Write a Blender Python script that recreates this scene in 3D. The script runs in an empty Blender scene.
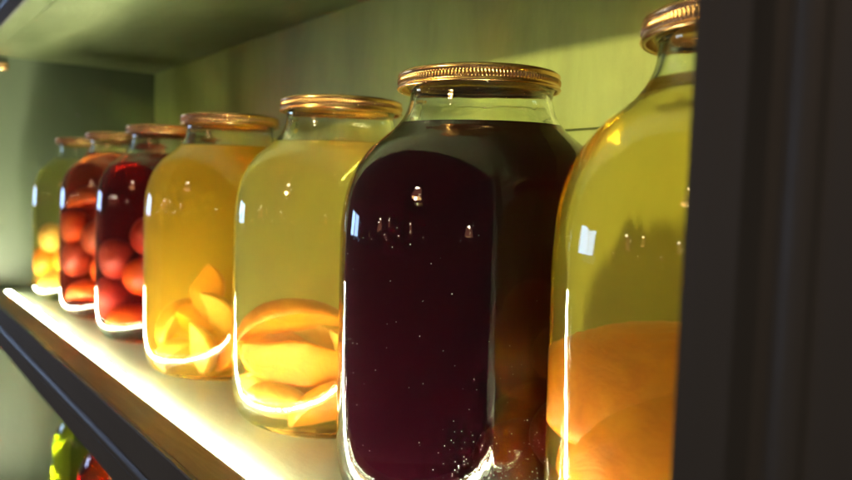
import bpy, bmesh, math, random
from mathutils import Vector, Matrix, noise
random.seed(7)
PI = math.pi
sc = bpy.context.scene
col = sc.collection

# ------------------------------------------------------------------ helpers
def obj(name, bm, mat=None, parent=None, smooth=True, **props):
    me = bpy.data.meshes.new(name)
    bmesh.ops.recalc_face_normals(bm, faces=bm.faces)
    bm.to_mesh(me); bm.free()
    if smooth:
        for p in me.polygons: p.use_smooth = True
    if mat: me.materials.append(mat)
    o = bpy.data.objects.new(name, me); col.objects.link(o)
    if parent: o.parent = parent
    for k, v in props.items(): o[k] = v
    return o

def empty(name, loc, label=None, cat=None, group=None, rotz=0):
    o = bpy.data.objects.new(name, None); col.objects.link(o)
    o.location = loc; o.rotation_euler = (0, 0, rotz); o.empty_display_size = .02
    if label: o['label'] = label
    if cat: o['category'] = cat
    if group: o['group'] = group
    return o

def box(bm, x0, x1, y0, y1, z0, z1, bev=0.0):
    r = bmesh.ops.create_cube(bm, size=1)
    vs = r['verts']
    for v in vs:
        v.co = Vector((x0 + (v.co.x + .5) * (x1 - x0), y0 + (v.co.y + .5) * (y1 - y0), z0 + (v.co.z + .5) * (z1 - z0)))
    if bev:
        es = set(e for v in vs for e in v.link_edges)
        bmesh.ops.bevel(bm, geom=list(es), offset=bev, segments=2, affect='EDGES', profile=.7)

def lathe(bm, prof, n=96, closed=False, rfun=None):
    rings = []
    for (r, z) in prof:
        if r < 1e-6:
            rings.append([bm.verts.new((0, 0, z))])
        else:
            rings.append([bm.verts.new(((r if not rfun else rfun(r, z, 2*PI*k/n)) * math.cos(2*PI*k/n),
                                        (r if not rfun else rfun(r, z, 2*PI*k/n)) * math.sin(2*PI*k/n), z)) for k in range(n)])
    pairs = list(zip(rings, rings[1:]))
    if closed: pairs.append((rings[-1], rings[0]))
    for a, b in pairs:
        for k in range(n):
            k2 = (k + 1) % n
            if len(a) == 1 and len(b) == 1: continue
            if len(a) == 1: bm.faces.new((a[0], b[k2], b[k]))
            elif len(b) == 1: bm.faces.new((a[k], a[k2], b[0]))
            else: bm.faces.new((a[k], a[k2], b[k2], b[k]))

def smooth_prof(pts, sub=4):
    """Catmull-Rom through profile points."""
    out = []
    P = [pts[0]] + list(pts) + [pts[-1]]
    for i in range(1, len(P) - 2):
        p0, p1, p2, p3 = P[i-1], P[i], P[i+1], P[i+2]
        for s in range(sub):
            t = s / sub
            q = []
            for c in (0, 1):
                q.append(.5 * ((2*p1[c]) + (-p0[c]+p2[c])*t + (2*p0[c]-5*p1[c]+4*p2[c]-p3[c])*t*t + (-p0[c]+3*p1[c]-3*p2[c]+p3[c])*t**3))
            out.append((max(q[0], 0), q[1]))
    out.append(tuple(pts[-1]))
    return out

def extrude_y(bm, prof, y0, y1, ny=1):
    """closed XZ outline swept along the row direction"""
    rows = []
    for j in range(ny + 1):
        y = y0 + (y1 - y0) * j / ny
        rows.append([bm.verts.new((x, y, z)) for x, z in prof])
    n = len(prof)
    for a, b in zip(rows, rows[1:]):
        for k in range(n):
            k2 = (k + 1) % n
            bm.faces.new((a[k], a[k2], b[k2], b[k]))
    bm.faces.new(rows[0]); bm.faces.new(rows[-1][::-1])

# ---------------------------------------------------------------- materials
def mat(name):
    m = bpy.data.materials.new(name); m.use_nodes = True
    nt = m.node_tree; nt.nodes.clear()
    out = nt.nodes.new('ShaderNodeOutputMaterial')
    return m, nt, out

def principled(nt, out, **kw):
    b = nt.nodes.new('ShaderNodeBsdfPrincipled')
    for k, v in kw.items():
        b.inputs[k.replace('_', ' ')].default_value = v
    nt.links.new(b.outputs[0], out.inputs['Surface'])
    return b

def coords(nt, scale=(1, 1, 1)):
    tc = nt.nodes.new('ShaderNodeTexCoord'); mp = nt.nodes.new('ShaderNodeMapping')
    mp.inputs['Scale'].default_value = scale
    nt.links.new(tc.outputs['Object'], mp.inputs['Vector'])
    return mp.outputs[0]

def noise_tex(nt, vec, scale, detail=4, rough=.55, dist=0):
    n = nt.nodes.new('ShaderNodeTexNoise')
    n.inputs['Scale'].default_value = scale; n.inputs['Detail'].default_value = detail
    n.inputs['Roughness'].default_value = rough; n.inputs['Distortion'].default_value = dist
    nt.links.new(vec, n.inputs['Vector'])
    return n.outputs['Fac']

def ramp(nt, fac, stops):
    r = nt.nodes.new('ShaderNodeValToRGB')
    el = r.color_ramp.elements
    while len(el) < len(stops): el.new(.5)
    for e, (p, c) in zip(el, stops):
        e.position = p; e.color = (*c, 1)
    nt.links.new(fac, r.inputs[0])
    return r.outputs[0]

def bump(nt, h, bsdf, strength=.2, dist=.001):
    b = nt.nodes.new('ShaderNodeBump')
    b.inputs['Strength'].default_value = strength; b.inputs['Distance'].default_value = dist
    nt.links.new(h, b.inputs['Height']); nt.links.new(b.outputs[0], bsdf.inputs['Normal'])

def paint_mat(name, c1, c2, stretch, rough=.45, bs=.35):
    m, nt, out = mat(name)
    b = principled(nt, out, Roughness=rough)
    f = noise_tex(nt, coords(nt, stretch), 6, 7, .62, .4)
    nt.links.new(ramp(nt, f, [(.3, c1), (.7, c2)]), b.inputs['Base Color'])
    f2 = noise_tex(nt, coords(nt, tuple(s * 5 for s in stretch)), 14, 5, .6)
    bump(nt, f2, b, bs, .0015)
    return m

M = {}
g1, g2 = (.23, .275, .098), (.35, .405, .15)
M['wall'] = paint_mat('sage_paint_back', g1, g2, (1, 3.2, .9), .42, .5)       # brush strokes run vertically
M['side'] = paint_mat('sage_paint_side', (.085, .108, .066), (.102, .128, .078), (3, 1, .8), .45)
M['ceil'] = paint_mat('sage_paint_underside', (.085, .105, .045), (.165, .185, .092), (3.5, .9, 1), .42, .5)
M['shelf'] = paint_mat('cream_shelf_paint', (.27, .31, .22), (.34, .385, .275), (2.4, .8, 1), .36, .25)
M['dark'] = paint_mat('charcoal_trim_paint', (.105, .106, .10), (.13, .13, .122), (2, 1, 1), .36, .15)
m, nt, out = mat('bare_wood_lip')
b = principled(nt, out, Roughness=.55)
w = noise_tex(nt, coords(nt, (14, .9, 14)), 9, 8, .7, .8)
nt.links.new(ramp(nt, w, [(.3, (.20, .13, .065)), (.55, (.28, .19, .10)), (.75, (.36, .26, .14))]), b.inputs['Base Color'])
bump(nt, w, b, .3, .0006); M['wood'] = m

m, nt, out = mat('clear_glass')
g = nt.nodes.new('ShaderNodeBsdfGlass'); g.inputs['IOR'].default_value = 1.5; g.inputs['Roughness'].default_value = 0
g.inputs['Color'].default_value = (.97, .985, .96, 1)
f = noise_tex(nt, coords(nt, (1, 1, .35)), 30, 3, .55, .5)
bp = nt.nodes.new('ShaderNodeBump'); bp.inputs['Strength'].default_value = .45; bp.inputs['Distance'].default_value = .0013
nt.links.new(f, bp.inputs['Height']); nt.links.new(bp.outputs[0], g.inputs['Normal'])
nt.links.new(g.outputs[0], out.inputs['Surface']); M['glass'] = m

def liquid_mat(name, T, L=.14, scat=0, scol=(1, 1, 1)):
    """T = colour left after L metres of the liquid"""
    m, nt, out = mat(name)
    g = nt.nodes.new('ShaderNodeBsdfGlass'); g.inputs['Roughness'].default_value = 0
    # the side of the liquid touches glass (1.34 / 1.5), its level top touches air (1.34)
    ge = nt.nodes.new('ShaderNodeNewGeometry'); sx = nt.nodes.new('ShaderNodeSeparateXYZ'); sz = nt.nodes.new('ShaderNodeSeparateXYZ')
    tc = nt.nodes.new('ShaderNodeTexCoord')
    nt.links.new(ge.outputs['True Normal'], sx.inputs[0]); nt.links.new(tc.outputs['Object'], sz.inputs[0])
    def mth(op, a, b=None):
        q = nt.nodes.new('ShaderNodeMath'); q.operation = op
        for k, v_ in enumerate((a, b)):
            if v_ is None: continue
            if isinstance(v_, (int, float)): q.inputs[k].default_value = v_
            else: nt.links.new(v_, q.inputs[k])
        return q.outputs[0]
    flat = mth('GREATER_THAN', mth('ABSOLUTE', sx.outputs[2]), .84)
    top = mth('MULTIPLY', flat, mth('GREATER_THAN', sz.outputs[2], .19))
    nt.links.new(mth('ADD', mth('MULTIPLY', top, 1.34 - 1.34 / 1.5), 1.34 / 1.5), g.inputs['IOR'])
    nt.links.new(g.outputs[0], out.inputs['Surface'])
    s = [-math.log(t) / L for t in T]; d = max(s)
    a = nt.nodes.new('ShaderNodeVolumeAbsorption'); a.inputs['Density'].default_value = d
    a.inputs['Color'].default_value = (*[1 - q / d for q in s], 1)
    if scat:
        v = nt.nodes.new('ShaderNodeVolumeScatter'); v.inputs['Density'].default_value = scat
        v.inputs['Color'].default_value = (*scol, 1); v.inputs['Anisotropy'].default_value = .5
        ad = nt.nodes.new('ShaderNodeAddShader')
        nt.links.new(a.outputs[0], ad.inputs[0]); nt.links.new(v.outputs[0], ad.inputs[1])
        nt.links.new(ad.outputs[0], out.inputs['Volume'])
    else:
        nt.links.new(a.outputs[0], out.inputs['Volume'])
    return m

m, nt, out = mat('gold_lacquered_tin')
b = principled(nt, out, Metallic=1.0, Roughness=.26)
f = noise_tex(nt, coords(nt), 60, 4, .6)
nt.links.new(ramp(nt, f, [(.35, (.70, .36, .17)), (.7, (.90, .56, .26))]), b.inputs['Base Color'])
bump(nt, f, b, .25, .0008); M['gold'] = m

m, nt, out = mat('red_brown_sealing_ring')
principled(nt, out, Base_Color=(.13, .055, .03, 1), Roughness=.5); M['rubber'] = m

def fruit_mat(name, c1, c2, rough=.35):
    m, nt, out = mat(name)
    b = principled(nt, out, Roughness=rough)
    b.inputs['Subsurface Weight'].default_value = .22
    b.inputs['Subsurface Radius'].default_value = (1.0, .45, .12)
    b.inputs['Subsurface Scale'].default_value = .012
    f = noise_tex(nt, coords(nt, (1, 1, 1.6)), 34, 8, .68, 1.1)
    c1 = tuple(q * .78 for q in c1); c2 = tuple(q * .84 for q in c2)
    dk = tuple(q * k for q, k in zip(c1, (.62, .5, .45)))
    nt.links.new(ramp(nt, f, [(.22, dk), (.40, c1), (.68, c2)]), b.inputs['Base Color'])
    bump(nt, f, b, .6, .003)
    return m
M['peach'] = fruit_mat('peach_flesh', (.72, .36, .06), (.88, .52, .12))
M['apricot'] = fruit_mat('apricot_flesh', (.86, .24, .006), (.95, .34, .015))
M['rusty'] = fruit_mat('dark_apricot_flesh', (.56, .085, .002), (.68, .15, .004))
M['plum'] = fruit_mat('red_fruit_flesh', (.34, .05, .018), (.50, .11, .035))
M['pale'] = fruit_mat('pale_fruit_flesh', (.70, .42, .20), (.80, .55, .28))

def emit(name, c, s):
    m, nt, out = mat(name)
    e = nt.nodes.new('ShaderNodeEmission'); e.inputs[0].default_value = (*c, 1); e.inputs[1].default_value = s
    nt.links.new(e.outputs[0], out.inputs['Surface']); return m
LEDC = (.97, .98, .66)
M['chip'] = emit('led_chip', LEDC, 640)
M['strip'] = emit('led_silicone', LEDC, 10)

# ------------------------------------------------------------ shelving unit
XF, XB, YN, YF = .150, .432, .045, 1.400
unit = empty('shelving_unit', (0, 0, 0),
             'sage green painted wooden shelving unit with charcoal front edges and a lit shelf', 'shelf unit')
# back panel: boards with a shallow rebate line between them
bm = bmesh.new()
box(bm, XB, XB + .012, YN - .02, YF + .02, -.50, .222, .0006)
box(bm, XB, XB + .012, YN - .02, YF + .02, .2235, .46, .0006)
box(bm, XB + .0125, XB + .02, YN - .02, YF + .02, -.50, .46)
obj('back_panel', bm, M['wall'], unit, smooth=False)
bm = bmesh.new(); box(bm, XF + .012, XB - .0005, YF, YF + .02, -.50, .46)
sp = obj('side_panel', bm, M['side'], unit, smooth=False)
bm = bmesh.new()
bmesh.ops.create_uvsphere(bm, u_segments=16, v_segments=8, radius=.0035, matrix=Matrix.Translation((.303, YF - .0002, .289)) @ Matrix.Diagonal((1, .25, 1, 1)))
obj('screw_head', bm, M['dark'], sp)
bm = bmesh.new()
box(bm, .183, .1975, YF - .010, YF - .0002, .3515, .3625, .002)
obj('clip', bm, M['gold'], sp)
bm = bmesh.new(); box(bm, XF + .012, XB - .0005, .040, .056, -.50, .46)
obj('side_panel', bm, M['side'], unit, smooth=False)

def fascia_prof(x, z0, z1):
    """charcoal edge moulding with a half-round bead along its middle"""
    zm = z0 + .0245; p = [(x + .0035, z0), (x + .001, z0), (x, z0 + .001), (x, zm - .0060), (x + .0012, zm - .0052)]
    for k in range(9):
        a = -PI/2 + PI * k / 8
        p.append((x + .0012 - .0030 * math.cos(a), zm + .0048 * math.sin(a)))
    p += [(x + .0012, zm + .0052), (x, zm + .0060), (x, z1 - .001), (x + .001, z1), (x + .0035, z1)]
    return p

def shelf(z, lit=True, lowcut=.05):
    bm = bmesh.new(); box(bm, .1775, XB - .0005, .0565, YF - .0005, z - lowcut + (.0 if lit else .0008), z)
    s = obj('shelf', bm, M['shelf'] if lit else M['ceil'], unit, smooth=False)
    bm = bmesh.new(); extrude_y(bm, fascia_prof(XF, z - .05, z + .0050), .104, YF + .02)
    obj('edge_moulding', bm, M['dark'], s, smooth=False)
    bm = bmesh.new(); box(bm, .1537, .1770, .104, YF - .0005, z - .0495, z + .0054, .0009)
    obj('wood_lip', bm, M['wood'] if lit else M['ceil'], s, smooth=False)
    return s
main = shelf(0)
low = shelf(-.36)
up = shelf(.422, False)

def led(parent, z, y0, y1):
    x0, x1 = .1782, .1892
    prof = [(x0, z + .0004), (x0, z + .002)] + [((x0+x1)/2 - .0054*math.cos(PI*k/8), z + .002 + .0022*math.sin(PI*k/8)) for k in range(1, 8)] + [(x1, z + .002), (x1, z + .0004)]
    bm = bmesh.new(); extrude_y(bm, prof, y0, y1)
    s = obj('led_strip', bm, M['strip'], parent, smooth=False)
    bm = bmesh.new(); y = y0 + .004
    while y < y1 - .004:
        box(bm, x0 + .0022, x1 - .0022, y - .0022, y + .0022, z + .0038, z + .0048)
        y += .0083
    c = obj('led_chips', bm, M['chip'], parent, smooth=False)
    c['kind'] = 'stuff'
led(main, 0, .060, 1.32)
led(low, -.36, .30, 1.22)

# near upright: charcoal stile with a groove and a bead down its front, a hair out of plumb
bm = bmesh.new()
px = .0
pts = [(.0, .1035), (.0, .0905), (.0018, .0885), (.0030, .0870), (.0030, .0838), (.0018, .0825), (.0, .0815)]
for k in range(9):
    a = PI * k / 8
    pts.append((-.0010 * math.sin(a), .0775 + .0032 * math.cos(a)))
pts += [(.0, .072), (.0, .030), (.0115, .030), (.0115, .1035)]
lo, hi = [], []
for (x, y) in pts:
    lo.append(bm.verts.new((XF - .0025 + x, y + .0035, -.50))); hi.append(bm.verts.new((XF - .0025 + x, y - .0058, .46)))
for k in range(len(pts)):
    k2 = (k + 1) % len(pts); bm.faces.new((lo[k], lo[k2], hi[k2], hi[k]))
bm.faces.new(lo); bm.faces.new(hi[::-1])
M['stile'] = paint_mat('near_black_paint', (.088, .088, .078), (.118, .118, .104), (2, 2, .5), .5, .25)
obj('stile', bm, M['stile'], unit, smooth=False, label='dark charcoal upright in the near right foreground')

# ------------------------------------------------------------------- jars
OUT = [(.058, .0022), (.0655, .0034), (.0718, .0085), (.0755, .0185), (.0769, .034), (.077, .060), (.077, .105), (.077, .140),
       (.0766, .154), (.0751, .1675), (.0718, .1795), (.0664, .1900), (.0600, .1978), (.0535, .2032), (.0476, .2083), (.0434, .2138),
       (.0408, .2195), (.0398, .2250), (.0402, .2290), (.0422, .2318), (.0425, .2350), (.0410, .2362)]
INN = [(.0385, .2362), (.0372, .2340), (.0368, .2290), (.0369, .2248), (.0380, .2180), (.0406, .2115), (.0447, .2062), (.0505, .2009),
       (.0568, .1957), (.0632, .1880), (.0686, .1778), (.0720, .1664), (.0736, .153), (.0741, .139), (.0741, .105),
       (.0741, .060), (.0738, .034), (.0720, .0205), (.0675, .0125), (.0600, .0085), (.040, .0078), (.0, .0085)]
def inner_r(z):
    q = sorted([(b, a) for a, b in INN])
    for (z0, r0), (z1, r1) in zip(q, q[1:]):
        if z0 <= z <= z1 and z1 > z0: return r0 + (r1 - r0) * (z - z0) / (z1 - z0)
    return q[-1][1]
def cut_profiles(level):
    """split the inside line of the glass at the liquid level: (above, below)"""
    P = smooth_prof(INN[:-1], 4) + [INN[-1]]
    for k, (a, b) in enumerate(zip(P, P[1:])):
        if a[1] > level >= b[1]:
            t = (a[1] - level) / (a[1] - b[1]); q = (a[0] + (b[0] - a[0]) * t, level)
            return P[:k + 1] + [q], [q] + P[k + 1:]
def glass_body(parent, level):
    above, below = cut_profiles(level)
    bm = bmesh.new()
    lathe(bm, [(.0, .0045), (.040, .0042), (.052, .0026)] + smooth_prof(OUT, 4) + above, 128)
    me = bpy.data.meshes.new('glass_body')
    bm.to_mesh(me); bm.free()
    for p in me.polygons: p.use_smooth = True
    me.flip_normals() if me.polygons[500].normal.dot(Vector((me.polygons[500].center.x, me.polygons[500].center.y, 0))) < 0 else None
    me.materials.append(M['glass'])
    o = bpy.data.objects.new('glass_body', me); col.objects.link(o); o.parent = parent
    return o

# lid: crimped gold tin cap, knurled skirt with rolled edge
def knurl(r, z, a):
    if .2325 < z < .2352: return r + .00055 * math.sin(a * 150)
    return r
bm = bmesh.new()
LP = [(.0, .2374), (.030, .2374), (.0345, .2380), (.036, .2390), (.0405, .2392), (.0436, .2389), (.0450, .2380), (.0454, .2370), (.0449, .2360),
      (.0447, .2356), (.0451, .2349), (.0451, .2330), (.0447, .2322), (.0444, .2316), (.0453, .2309), (.0458, .2302), (.0452, .2294), (.0436, .2294),
      (.0434, .2302), (.0434, .2362), (.0, .2368)]
lathe(bm, LP, 900, rfun=knurl)
l0 = obj('lid', bm, M['gold']); lid_me = l0.data; bpy.data.objects.remove(l0)

def liquid(parent, level, m):
    above, below = cut_profiles(level)
    rl = below[0][0]
    pr = below[::-1] + [(rl - .0012, level - .0006), (rl - .003, level - .0010), (rl - .006, level - .0011), (0, level - .0011)]
    bm = bmesh.new(); lathe(bm, pr, 128)
    o = obj('liquid', bm, m, parent)
    return o

XJ = .28196
JY = [1.2165, 1.0409, .8701, .6882, .4974, .3259, .1548]
JD = [-.0027, -.0006, .0027, .0011, .0085, -.0013, -.0077]
LV = [.2065, .2110, .2055, .2095, .2055, .2090, .2135]
LIQ = [liquid_mat('yellow_compote', (.88, .84, .30), scat=2, scol=(1, .95, .55)), liquid_mat('red_compote', (.40, .026, .022), scat=1.4, scol=(1, .26, .2)), liquid_mat('deep_red_compote', (.26, .008, .014), scat=1.3, scol=(1, .2, .24)),
       liquid_mat('orange_compote', (.999, .46, .035), scat=15, scol=(1, .62, .12)), liquid_mat('pale_yellow_compote', (.999, .83, .27), scat=5, scol=(1, .85, .38)),
       liquid_mat('dark_purple_compote', (.017, .0009, .0034), scat=2.1, scol=(1, .14, .38)), liquid_mat('amber_yellow_compote', (.999, .76, .17), scat=2.2, scol=(1, .78, .30))]
LAB = ['farthest yellow-green jar in the row on the lit shelf, beside the end panel',
       'jar of bright red compote with large peach-coloured fruit, second from the end panel',
       'jar of deep crimson compote standing directly beside the cloudy orange jar',
       'jar of cloudy orange compote with apricot slices, beside the crimson jar',
       'jar of pale yellow compote with peach slices, left of the near-black jar',
       'large near-black purple jar in sharp focus with a ribbed gold lid',
       'nearest jar, golden with a big orange peach half, cut off by the dark upright']
jars = []
for i in range(7):
    x, y = XJ + JD[i], JY[i]
    j = empty('compote_jar', (x, y, 0), LAB[i], 'jar', 'glass jars of compote in a row on the lit shelf', rotz=random.uniform(0, 6))
    if i == 6: j.scale.z = 1.014
    glass_body(j, LV[i])
    for nm, me in (('lid', lid_me),):
        o = bpy.data.objects.new(nm, me); col.objects.link(o); o.parent = j
        if nm == 'lid': o.rotation_euler = (random.uniform(-.006, .006), random.uniform(-.006, .006), random.uniform(0, 6))
    liquid(j, LV[i], LIQ[i])
    jars.append((x, y))

# ------------------------------------------------------------------- fruit
def displaced(bm, amp, seed, sc_=28):
    for v in bm.verts:
        n = noise.noise_vector(v.co * sc_ + Vector((seed * 3.1, seed, 0)))
        v.co += n * amp

def slice_bm(L, W, T, arc, seed):
    """wedge cut from a peach: crescent of length L bent by `arc`, skin side W wide, two flat cut faces T deep meeting at the stone edge"""
    bm = bmesh.new(); n = 30
    sec = []                                            # (across, radial): skin arc, cut face, stone edge, cut face
    for q in range(9):
        a = PI * q / 8; sec.append((math.cos(a) * .5, .30 + .20 * math.sin(a)))
    for q in range(1, 5): sec.append((-.5 + .42 * q / 4, .30 - .78 * q / 4))
    sec.append((0, -.53))
    for q in range(4, 0, -1): sec.append((.5 - .42 * q / 4, .30 - .78 * q / 4))
    m_ = len(sec); R = L / arc; rings = []
    for i in range(n + 1):
        t = i / n; u = (t - .5) * arc; k = max(math.sin(PI * t), 0) ** .7
        c = Vector((R * math.sin(u), 0, R * (math.cos(u) - 1))); rad = Vector((math.sin(u), 0, math.cos(u)))
        if i in (0, n): rings.append([bm.verts.new(c + rad * T * .25)]); continue
        rings.append([bm.verts.new(c + Vector((0, y * W * k ** .8, 0)) + rad * (.25 * T * (1 - k) + z * T * k)) for y, z in sec])
    for a, b in zip(rings, rings[1:]):
        for q in range(m_):
            q2 = (q + 1) % m_
            if len(a) == 1: bm.faces.new((a[0], b[q], b[q2]))
            elif len(b) == 1: bm.faces.new((a[q], a[q2], b[0]))
            else: bm.faces.new((a[q], a[q2], b[q2], b[q]))
    for a, b in zip(rings, rings[1:]):                  # crisp border between skin and cut face
        if len(a) > 1 and len(b) > 1:
            for q in (0, 8):
                e = bm.edges.get((a[q], b[q]))
                if e: e.smooth = False
    displaced(bm, .0014, seed, 40); displaced(bm, .0004, seed + 5, 150); return bm

def half_bm(R, H, cav, seed):
    """fruit half: domed outside, rounded rim, stone cavity in the cut face"""
    pr = [(0, H)] + [(R * math.sin(a), H * math.cos(a)) for a in [PI/2 * k / 12 for k in range(1, 13)]]
    pr += [(R * .985, -.0016), (R * .94, -.0028), (R * .8, -.0030), (R * cav, -.0022), (R * cav * .8, H * .22), (R * cav * .4, H * .38), (0, H * .42)]
    bm = bmesh.new(); lathe(bm, pr, 40)
    for v in bm.verts:                                  # the crease of the fruit
        a = math.atan2(v.co.y, v.co.x); f = math.exp(-(a / .16) ** 2)
        if v.co.x > 0 and v.co.z > 0: v.co *= 1 - .07 * f
        v.co.y *= .93
    displaced(bm, .0013, seed, 22); return bm

def whole_bm(R, seed):
    bm = bmesh.new(); bmesh.ops.create_uvsphere(bm, u_segments=40, v_segments=24, radius=R)
    for v in bm.verts:
        a = math.atan2(v.co.y, v.co.x); f = math.exp(-(a / .2) ** 2)
        rr_ = math.hypot(v.co.x, v.co.y) / R
        v.co.z *= 1.12; v.co *= 1 - .13 * f * rr_
    displaced(bm, .0011, seed, 25); return bm

seedc = [0]
def fruit(jar, kind, a, b, z, rot, m, label, name, group, **k):
    """a = metres to the viewer's right of the jar's axis, b = metres away from the viewer, both level"""
    seedc[0] += 1
    x, y = jars[jar]; L = math.hypot(x, y); d = Vector((x / L, y / L, 0)); r = Vector((d.y, -d.x, 0))
    bm = slice_bm(k['L'], k['W'], k['T'], k['arc'], seedc[0]) if kind == 'slice' else half_bm(k['R'], k['H'], k.get('cav', .4), seedc[0]) if kind == 'half' else whole_bm(k['R'], seedc[0])
    o = obj(name, bm, m)
    base = Matrix((r, d, Vector((0, 0, 1)))).transposed()
    from mathutils import Euler
    o.matrix_world = Matrix.Translation(Vector((x, y, z)) + r * a + d * b) @ (base @ Euler([math.radians(q) for q in rot]).to_matrix()).to_4x4()
    mw = o.matrix_world.copy(); iv = mw.inverted()                  # soft flesh presses flat against the glass
    for v in o.data.vertices:
        p = mw @ v.co
        p.z = max(p.z, .0094 + .00003 * (v.index % 3))
        lim = inner_r(min(max(p.z, .0095), .2)) - .0016
        dx, dy = p.x - x, p.y - y; q = math.hypot(dx, dy)
        if q > lim: p.x, p.y = x + dx * lim / q, y + dy * lim / q
        v.co = iv @ p
    o['label'] = label; o['category'] = 'fruit piece'; o['group'] = group
    return o

G7 = 'peach halves in the nearest golden jar'
fruit(6, 'half', -.018, .000, .080, (0, 4, 20), M['apricot'], 'broad orange peach half whose dome rises highest in the nearest golden jar', 'peach_half', G7, R=.052, H=.047, cav=.85)
fruit(6, 'half', -.012, -.020, .062, (3, 4, 60), M['apricot'], 'big bright orange peach half, dome up, at the front of the nearest golden jar', 'peach_half', G7, R=.049, H=.051)
fruit(6, 'half', .004, -.004, .012, (0, 0, 130), M['apricot'], 'lowest orange peach half on the bottom of the nearest golden jar', 'peach_half', G7, R=.062, H=.046)
fruit(6, 'slice', -.030, -.030, .020, (80, 70, 0), M['peach'], 'small pale peach slice at the bottom left of the nearest golden jar', 'peach_slice', G7, L=.05, W=.03, T=.014, arc=1.3)
G6 = 'apricots in the dark purple jar'
fruit(5, 'whole', .050, -.006, .086, (0, 15, 40), M['apricot'], 'oval apricot highest against the right glass of the dark purple jar', 'apricot', G6, R=.0185)
fruit(5, 'whole', .043, .030, .082, (0, 0, 90), M['apricot'], 'apricot half hidden behind the highest one in the dark purple jar', 'apricot', G6, R=.020)
fruit(5, 'whole', .046, -.012, .045, (30, 0, 10), M['plum'], 'reddish apricot below the highest one in the dark purple jar', 'apricot', G6, R=.021)
fruit(5, 'whole', .030, .036, .044, (0, 30, 10), M['apricot'], 'apricot low at the back right of the dark purple jar', 'apricot', G6, R=.021)
fruit(5, 'whole', .020, .010, .028, (0, 30, 10), M['plum'], 'reddish fruit resting on the bottom at the front of the dark purple jar', 'apricot', G6, R=.0195)
G5 = 'peach slices in the pale yellow jar'
A5 = [(-.030, -.026, .082, (24, -10, 4), 'apricot', 'upper left peach slice with a hooked right end in the pale yellow jar', .080, .020, .026, 1.9),
      (-.008, -.012, .072, (30, 32, 14), 'peach', 'peach slice sloping down to the right behind the hooked one in the pale yellow jar', .072, .020, .024, 1.8),
      (-.024, -.028, .050, (-28, 186, 4), 'apricot', 'broad crescent peach slice at the front of the pale yellow jar', .088, .022, .036, 1.5),
      (.012, -.030, .050, (20, 74, 0), 'peach', 'peach slice standing in the middle of the pale yellow jar', .056, .020, .022, 1.9),
      (-.034, -.036, .024, (20, 16, 16), 'peach', 'peach slice lowest at the left of the pale yellow jar', .056, .022, .024, 1.9),
      (-.004, -.046, .026, (16, -28, -8), 'apricot', 'peach slice lowest at the front of the pale yellow jar', .058, .022, .026, 1.8),
      (.030, -.032, .024, (26, 28, -20), 'peach', 'peach slice lowest at the right of the pale yellow jar', .058, .022, .024, 1.8),
      (-.030, .006, .062, (60, -16, 10), 'apricot', 'peach slice at the back left of the pale yellow jar, behind the crescent', .078, .026, .030, 1.6),
      (.014, .016, .056, (50, 14, 30), 'peach', 'peach slice at the back right of the pale yellow jar', .078, .026, .030, 1.6),
      (-.020, -.006, .026, (80, 10, 20), 'peach', 'peach slice under the crescent in the middle of the pale yellow jar', .080, .030, .034, 1.5),
      (-.022, .010, .042, (70, 170, 50), 'apricot', 'inner peach slice between the crescent and the back slices of the pale yellow jar', .080, .028, .034, 1.5),
      (.040, -.012, .072, (30, 60, 20), 'apricot', 'peach slice leaning on the right glass of the pale yellow jar', .056, .020, .022, 1.8)]
for a, b, z, rot, mm, lab, L, W, T, arc in A5:
    fruit(4, 'slice', a, b, z, rot, M[mm], lab, 'peach_slice', G5, L=L, W=W, T=T, arc=arc)
G4 = 'apricot slices in the cloudy orange jar'
A4 = [(-.016, -.024, .078, (12, 100, 20), 'apricot', 'apricot slice standing highest in the cloudy orange jar', .046, .020, .026, 1.5),
      (-.004, -.030, .056, (20, 66, 30), 'peach', 'apricot slice leaning right, below the highest one in the cloudy orange jar', .056, .018, .022, 1.8),
      (-.042, -.024, .052, (24, -60, 10), 'apricot', 'apricot slice against the left glass of the cloudy orange jar', .050, .018, .022, 1.8),
      (-.042, -.032, .024, (14, -30, 20), 'peach', 'lit apricot slice on the bottom left of the cloudy orange jar', .048, .020, .022, 1.9),
      (-.020, -.044, .030, (10, 78, -10), 'peach', 'apricot slice on the bottom, left of the middle in the cloudy orange jar', .046, .018, .022, 1.8),
      (.004, -.046, .030, (14, 112, -20), 'apricot', 'upright apricot slice on the bottom in the middle of the cloudy orange jar', .048, .018, .022, 1.8),
      (.030, -.036, .028, (20, 76, -30), 'peach', 'apricot slice on the bottom right of the cloudy orange jar', .048, .018, .022, 1.8),
      (-.026, -.012, .048, (60, 30, 70), 'apricot', 'apricot slice in the core of the pile in the cloudy orange jar', .060, .026, .030, 1.6),
      (-.006, -.016, .030, (70, 190, 20), 'peach', 'lowest inner apricot slice of the pile in the cloudy orange jar', .060, .026, .030, 1.6),
      (.010, .000, .046, (50, 10, 20), 'apricot', 'apricot slice at the back of the pile in the cloudy orange jar', .066, .028, .032, 1.6)]
for a, b, z, rot, mm, lab, L, W, T, arc in A4:
    fruit(3, 'slice', a, b, z, rot, M[mm], lab, 'apricot_slice', G4, L=L, W=W, T=T, arc=arc)
G3 = 'fruit in the deep crimson jar'
def pile(jar, grp, rows):
    for kind, a, b, z, R_, mm, lab, nm in rows:
        fruit(jar, kind, a, b, z, (random.uniform(-20, 20), random.uniform(-20, 20), random.uniform(0, 180)), M[mm], lab, nm, grp, R=R_, H=R_ * .75)
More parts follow.
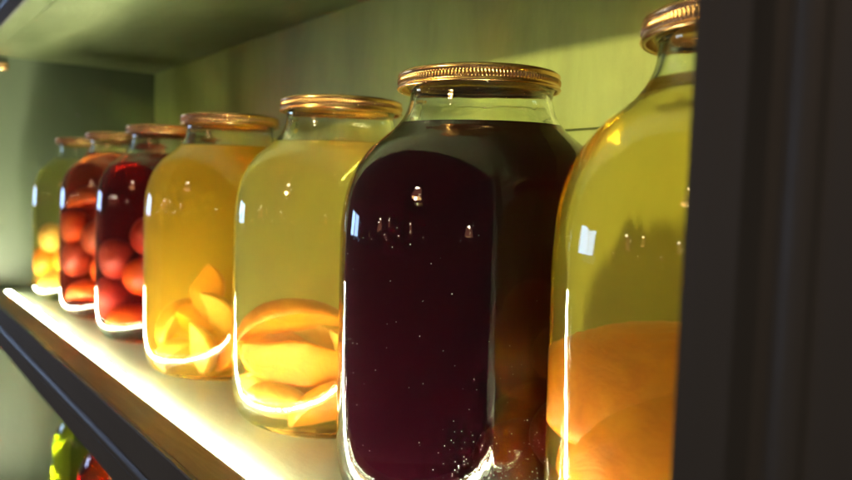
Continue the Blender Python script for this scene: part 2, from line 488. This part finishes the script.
pile(2, G3, [('whole', -.024, -.040, .074, .0185, 'rusty', 'round orange apricot halfway up the deep crimson jar', 'apricot'),
     ('half', -.030, -.030, .022, .030, 'rusty', 'rusty fruit half lying on the bottom of the deep crimson jar', 'apricot_half'),
     ('whole', -.050, -.006, .048, .021, 'plum', 'dark red fruit against the left glass of the deep crimson jar', 'apricot'),
     ('whole', -.046, -.018, .092, .020, 'plum', 'dark red fruit at the left, second layer, of the deep crimson jar', 'apricot'),
     ('whole', -.016, -.040, .118, .020, 'plum', 'red fruit highest in the deep crimson jar', 'apricot'),
     ('whole', .010, -.044, .044, .021, 'rusty', 'apricot on the lower right of the deep crimson jar', 'apricot')])
G2 = 'fruit in the bright red jar'
pile(1, G2, [('half', -.036, -.030, .148, .026, 'rusty', 'large peach-coloured fruit half floating highest in the bright red jar', 'apricot_half'),
     ('whole', -.050, -.014, .118, .020, 'rusty', 'fruit against the left glass at half height of the bright red jar', 'apricot'),
     ('whole', -.026, -.044, .106, .021, 'plum', 'fruit against the front glass at half height of the bright red jar', 'apricot'),
     ('whole', -.048, -.018, .078, .021, 'plum', 'dark red fruit left of centre low in the bright red jar', 'apricot'),
     ('half', -.036, -.032, .030, .030, 'rusty', 'rusty fruit half lying low at the front of the bright red jar', 'apricot_half'),
     ('whole', -.018, -.048, .066, .019, 'rusty', 'orange fruit on the lower right of the bright red jar', 'apricot')])
G1 = 'fruit in the farthest jar'
pile(0, G1, [('whole', -.044, -.026, .094, .019, 'peach', 'orange fruit lying highest in the farthest jar', 'apricot'),
     ('whole', -.050, -.012, .058, .020, 'apricot', 'orange fruit at the left, under the highest one in the farthest jar', 'apricot'),
     ('half', -.036, -.026, .024, .030, 'peach', 'yellow fruit half on the bottom of the farthest jar', 'apricot_half'),
     ('whole', -.024, -.042, .064, .020, 'apricot', 'orange fruit at the right of the farthest jar', 'apricot')])

# dried droplets and dust specks on the sharp jar
m, nt, out = mat('dried_water_marks'); principled(nt, out, Base_Color=(.8, .78, .72, 1), Roughness=.4); M['mark'] = m
bm = bmesh.new(); cx_, cy_ = jars[5]
jo = [o for o in bpy.data.objects if o.name.startswith('compote_jar') and (o.location.xy - Vector((cx_, cy_))).length < 1e-6][0]
inv = (Matrix.Translation((cx_, cy_, 0)) @ Matrix.Rotation(jo.rotation_euler.z, 4, 'Z')).inverted()
base_a = math.atan2(-cy_, -cx_)
rs = random.Random(3)
for k in range(300):
    if k < 130: da, z = rs.gauss(-.02, .09), abs(rs.gauss(0, .020)) + .020
    elif k < 215: da, z = rs.gauss(.40, .10), abs(rs.gauss(0, .034)) + .022
    else: da, z = rs.uniform(-1.2, 1.2), rs.uniform(.02, .16)
    a = base_a + da; q = .0771
    if z < .034: q = .0771 - .0015 * ((.034 - z) / .0155) ** 1.5
    p = inv @ Vector((cx_ + q * math.cos(a), cy_ + q * math.sin(a), z))
    s_ = rs.uniform(.00006, .00020) * (1.4 if rs.random() < .12 else 1)
    bmesh.ops.create_icosphere(bm, subdivisions=1, radius=s_, matrix=Matrix.Translation(p) @ Matrix.Diagonal((1, 1, rs.choice((1, 1, 1.8)), 1)))
obj('water_marks', bm, M['mark'], jo, kind='stuff')

# jars on the shelf below, seen past the front edge
for (x, y, li, lab) in ((.290, 1.140, liquid_mat('green_yellow_juice', (.80, .85, .10)), 'yellow-green glass jar on the shelf below, behind the red one'),
                        (.286, .975, liquid_mat('tomato_juice', (.55, .03, .01), scat=0), 'red jar on the shelf below, glimpsed past the charcoal edge')):
    j = empty('preserve_jar', (x, y, -.36), lab, 'jar', 'jars on the shelf below')
    glass_body(j, .200)
    for nm, me in (('lid', lid_me),):
        o = bpy.data.objects.new(nm, me); col.objects.link(o); o.parent = j
    liquid(j, .200, li)

# ------------------------------------------------- the lamps and window the glass mirrors
M['copper'] = emit('glowing_amber_shade', (.85, .32, .20), 2.2)
M['glow_glint'] = emit('lamp_glow', (1.0, .50, .20), 16)
M['spot'] = emit('shade_highlight', (1.0, .80, .62), 110)  # emission for the white highlight on the pendant shades
M['sky_pane'] = emit('daylit_pane', (.42, .62, 1.0), 12)
def pendant(loc, R, label):
    p = empty('pendant_lamp', loc, label, 'lamp', 'pendant lamps mirrored in the jars')
    bm = bmesh.new(); lathe(bm, smooth_prof([(R, 0), (R * .97, R * .5), (R * .8, R * 1.2), (R * .5, R * 1.75), (R * .16, R * 1.95), (R*.12, R*2.3)], 3) + [(R*.08, R*2.3)] + smooth_prof([(R*.12, R*1.9), (R * .46, R * 1.70), (R * .77, R * 1.18), (R * .94, R * .5), (R*.97, 0)], 3), 40, closed=True)
    obj('lamp_shade', bm, M['copper'], p)
    bm = bmesh.new(); bmesh.ops.create_circle(bm, cap_ends=True, segments=40, radius=R * .93, matrix=Matrix.Translation((0, 0, R * .12)))
    bmesh.ops.solidify(bm, geom=bm.faces[:], thickness=.004)
    obj('glow_disc', bm, M['glow_glint'], p)
    bm = bmesh.new(); bmesh.ops.create_uvsphere(bm, u_segments=16, v_segments=10, radius=R * .24, matrix=Matrix.Translation((R * .55, R * .35, R * 1.75)))
    obj('glow_glint', bm, M['spot'], p)  # glowing ball on the shade's upper side, standing in for its white highlight
    bm = bmesh.new(); bmesh.ops.create_cone(bm, segments=8, radius1=.004, radius2=.004, depth=1.0, matrix=Matrix.Translation((0, 0, R * 2.3 + .5)))
    obj('cable', bm, M['dark'], p)
pendant((-2.75, .46, 1.275), .27, 'glowing amber dome pendant lamp hanging nearest in front of the shelves')
pendant((-1.55, 1.58, .24), .075, 'glowing amber dome pendant lamp hanging farther along the room')
pendant((-1.50, -1.38, .30), .080, 'glowing amber dome pendant lamp hanging behind the viewer')
PL = ['third from the left', 'beside the nearest cluster', 'smallest of the right cluster', 'lowest of the cluster', 'farthest and largest', 'rightmost of the cluster', 'leftmost and low', 'behind the viewer']
for k, (az, el, dist, R) in enumerate([(-84, 3.4, 3.6, .08), (-74, .8, 4.6, .05), (-63, 4.2, 3.2, .06), (-60, .2, 4.9, .06), (-52, 1.8, 5.0, .12), (-42, -.6, 4.4, .06), (-97, 1.9, 5.4, .07), (-126, 1.0, 4.4, .05)]):
    a = math.radians(az)
    pendant((.2 + dist * math.sin(a), .25 + dist * math.cos(a), .16 + dist * math.tan(math.radians(el))), R, 'small amber pendant lamp far across the dark room, ' + PL[k])
w = empty('window', (-1.35, 4.6, .06), 'tall daylit window far down the room', 'window')
bm = bmesh.new()
for k in range(2): box(bm, -.52 + k * .55, -.05 + k * .55, -.01, .01, .0, .42)
obj('pane', bm, M['sky_pane'], w, smooth=False)
bm = bmesh.new()
for x0, x1 in ((-.56, -.52), (-.05, .03), (.50, .54)): box(bm, x0, x1, -.03, .03, -.04, .46)
for z0, z1 in ((-.04, 0), (.42, .46)):
    box(bm, -.52, -.05, -.03, .03, z0, z1); box(bm, .03, .50, -.03, .03, z0, z1)
obj('frame', bm, M['dark'], w, smooth=False)

la = bpy.data.lights.new('wall_patch_spot', 'SPOT'); la.energy = 470; la.color = (1.0, .88, .36); la.shadow_soft_size = .05  # added narrow spot, only there to throw the yellow patch on the back wall
la.spot_size = math.radians(8.6); la.spot_blend = .55
lo_ = bpy.data.objects.new('wall_patch_spot', la); col.objects.link(lo_); lo_.location = (-2.64, .49, 1.245)
lo_.rotation_euler = (Vector((.432, .335, .235)) - Vector(lo_.location)).to_track_quat('-Z', 'Y').to_euler()
# ------------------------------------------------------------------- world
wd = bpy.data.worlds.new('World'); sc.world = wd; wd.use_nodes = True
bg = wd.node_tree.nodes['Background']; bg.inputs[0].default_value = (.96, .90, .84, 1); bg.inputs[1].default_value = .058
# ------------------------------------------------------------------ camera
f_px, yaw, pit, rol, h = 758.2, *[math.radians(q) for q in (36.905, 3.540, 1.540)], .1724
fw = Vector((math.sin(yaw) * math.cos(pit), math.cos(yaw) * math.cos(pit), -math.sin(pit)))
r = Vector((math.cos(yaw), -math.sin(yaw), 0)); u = r.cross(fw)
r2 = r * math.cos(rol) + u * math.sin(rol); u2 = u * math.cos(rol) - r * math.sin(rol)
cam = bpy.data.cameras.new('camera'); co = bpy.data.objects.new('camera', cam); col.objects.link(co)
co.matrix_world = Matrix.Translation((0, 0, h)) @ Matrix((r2, u2, -fw)).transposed().to_4x4()
cam.sensor_width = 36; cam.lens = 36 * f_px / 852; cam.clip_start = .01; cam.clip_end = 50
cam.dof.use_dof = True; cam.dof.focus_distance = .375
cam.dof.aperture_fstop = cam.lens / 1000 / .0036          # a 3.6 mm pupil
sc.camera = co

sc.view_settings.view_transform = 'Standard'; sc.view_settings.look = 'None'; sc.view_settings.exposure = 0
cy = sc.cycles
cy.max_bounces = 20; cy.transmission_bounces = 18; cy.glossy_bounces = 8; cy.diffuse_bounces = 5; cy.volume_bounces = 2
cy.caustics_reflective = True; cy.caustics_refractive = True; cy.blur_glossy = .3
cy.sample_clamp_indirect = 300; cy.use_guiding = True; cy.use_denoising = True
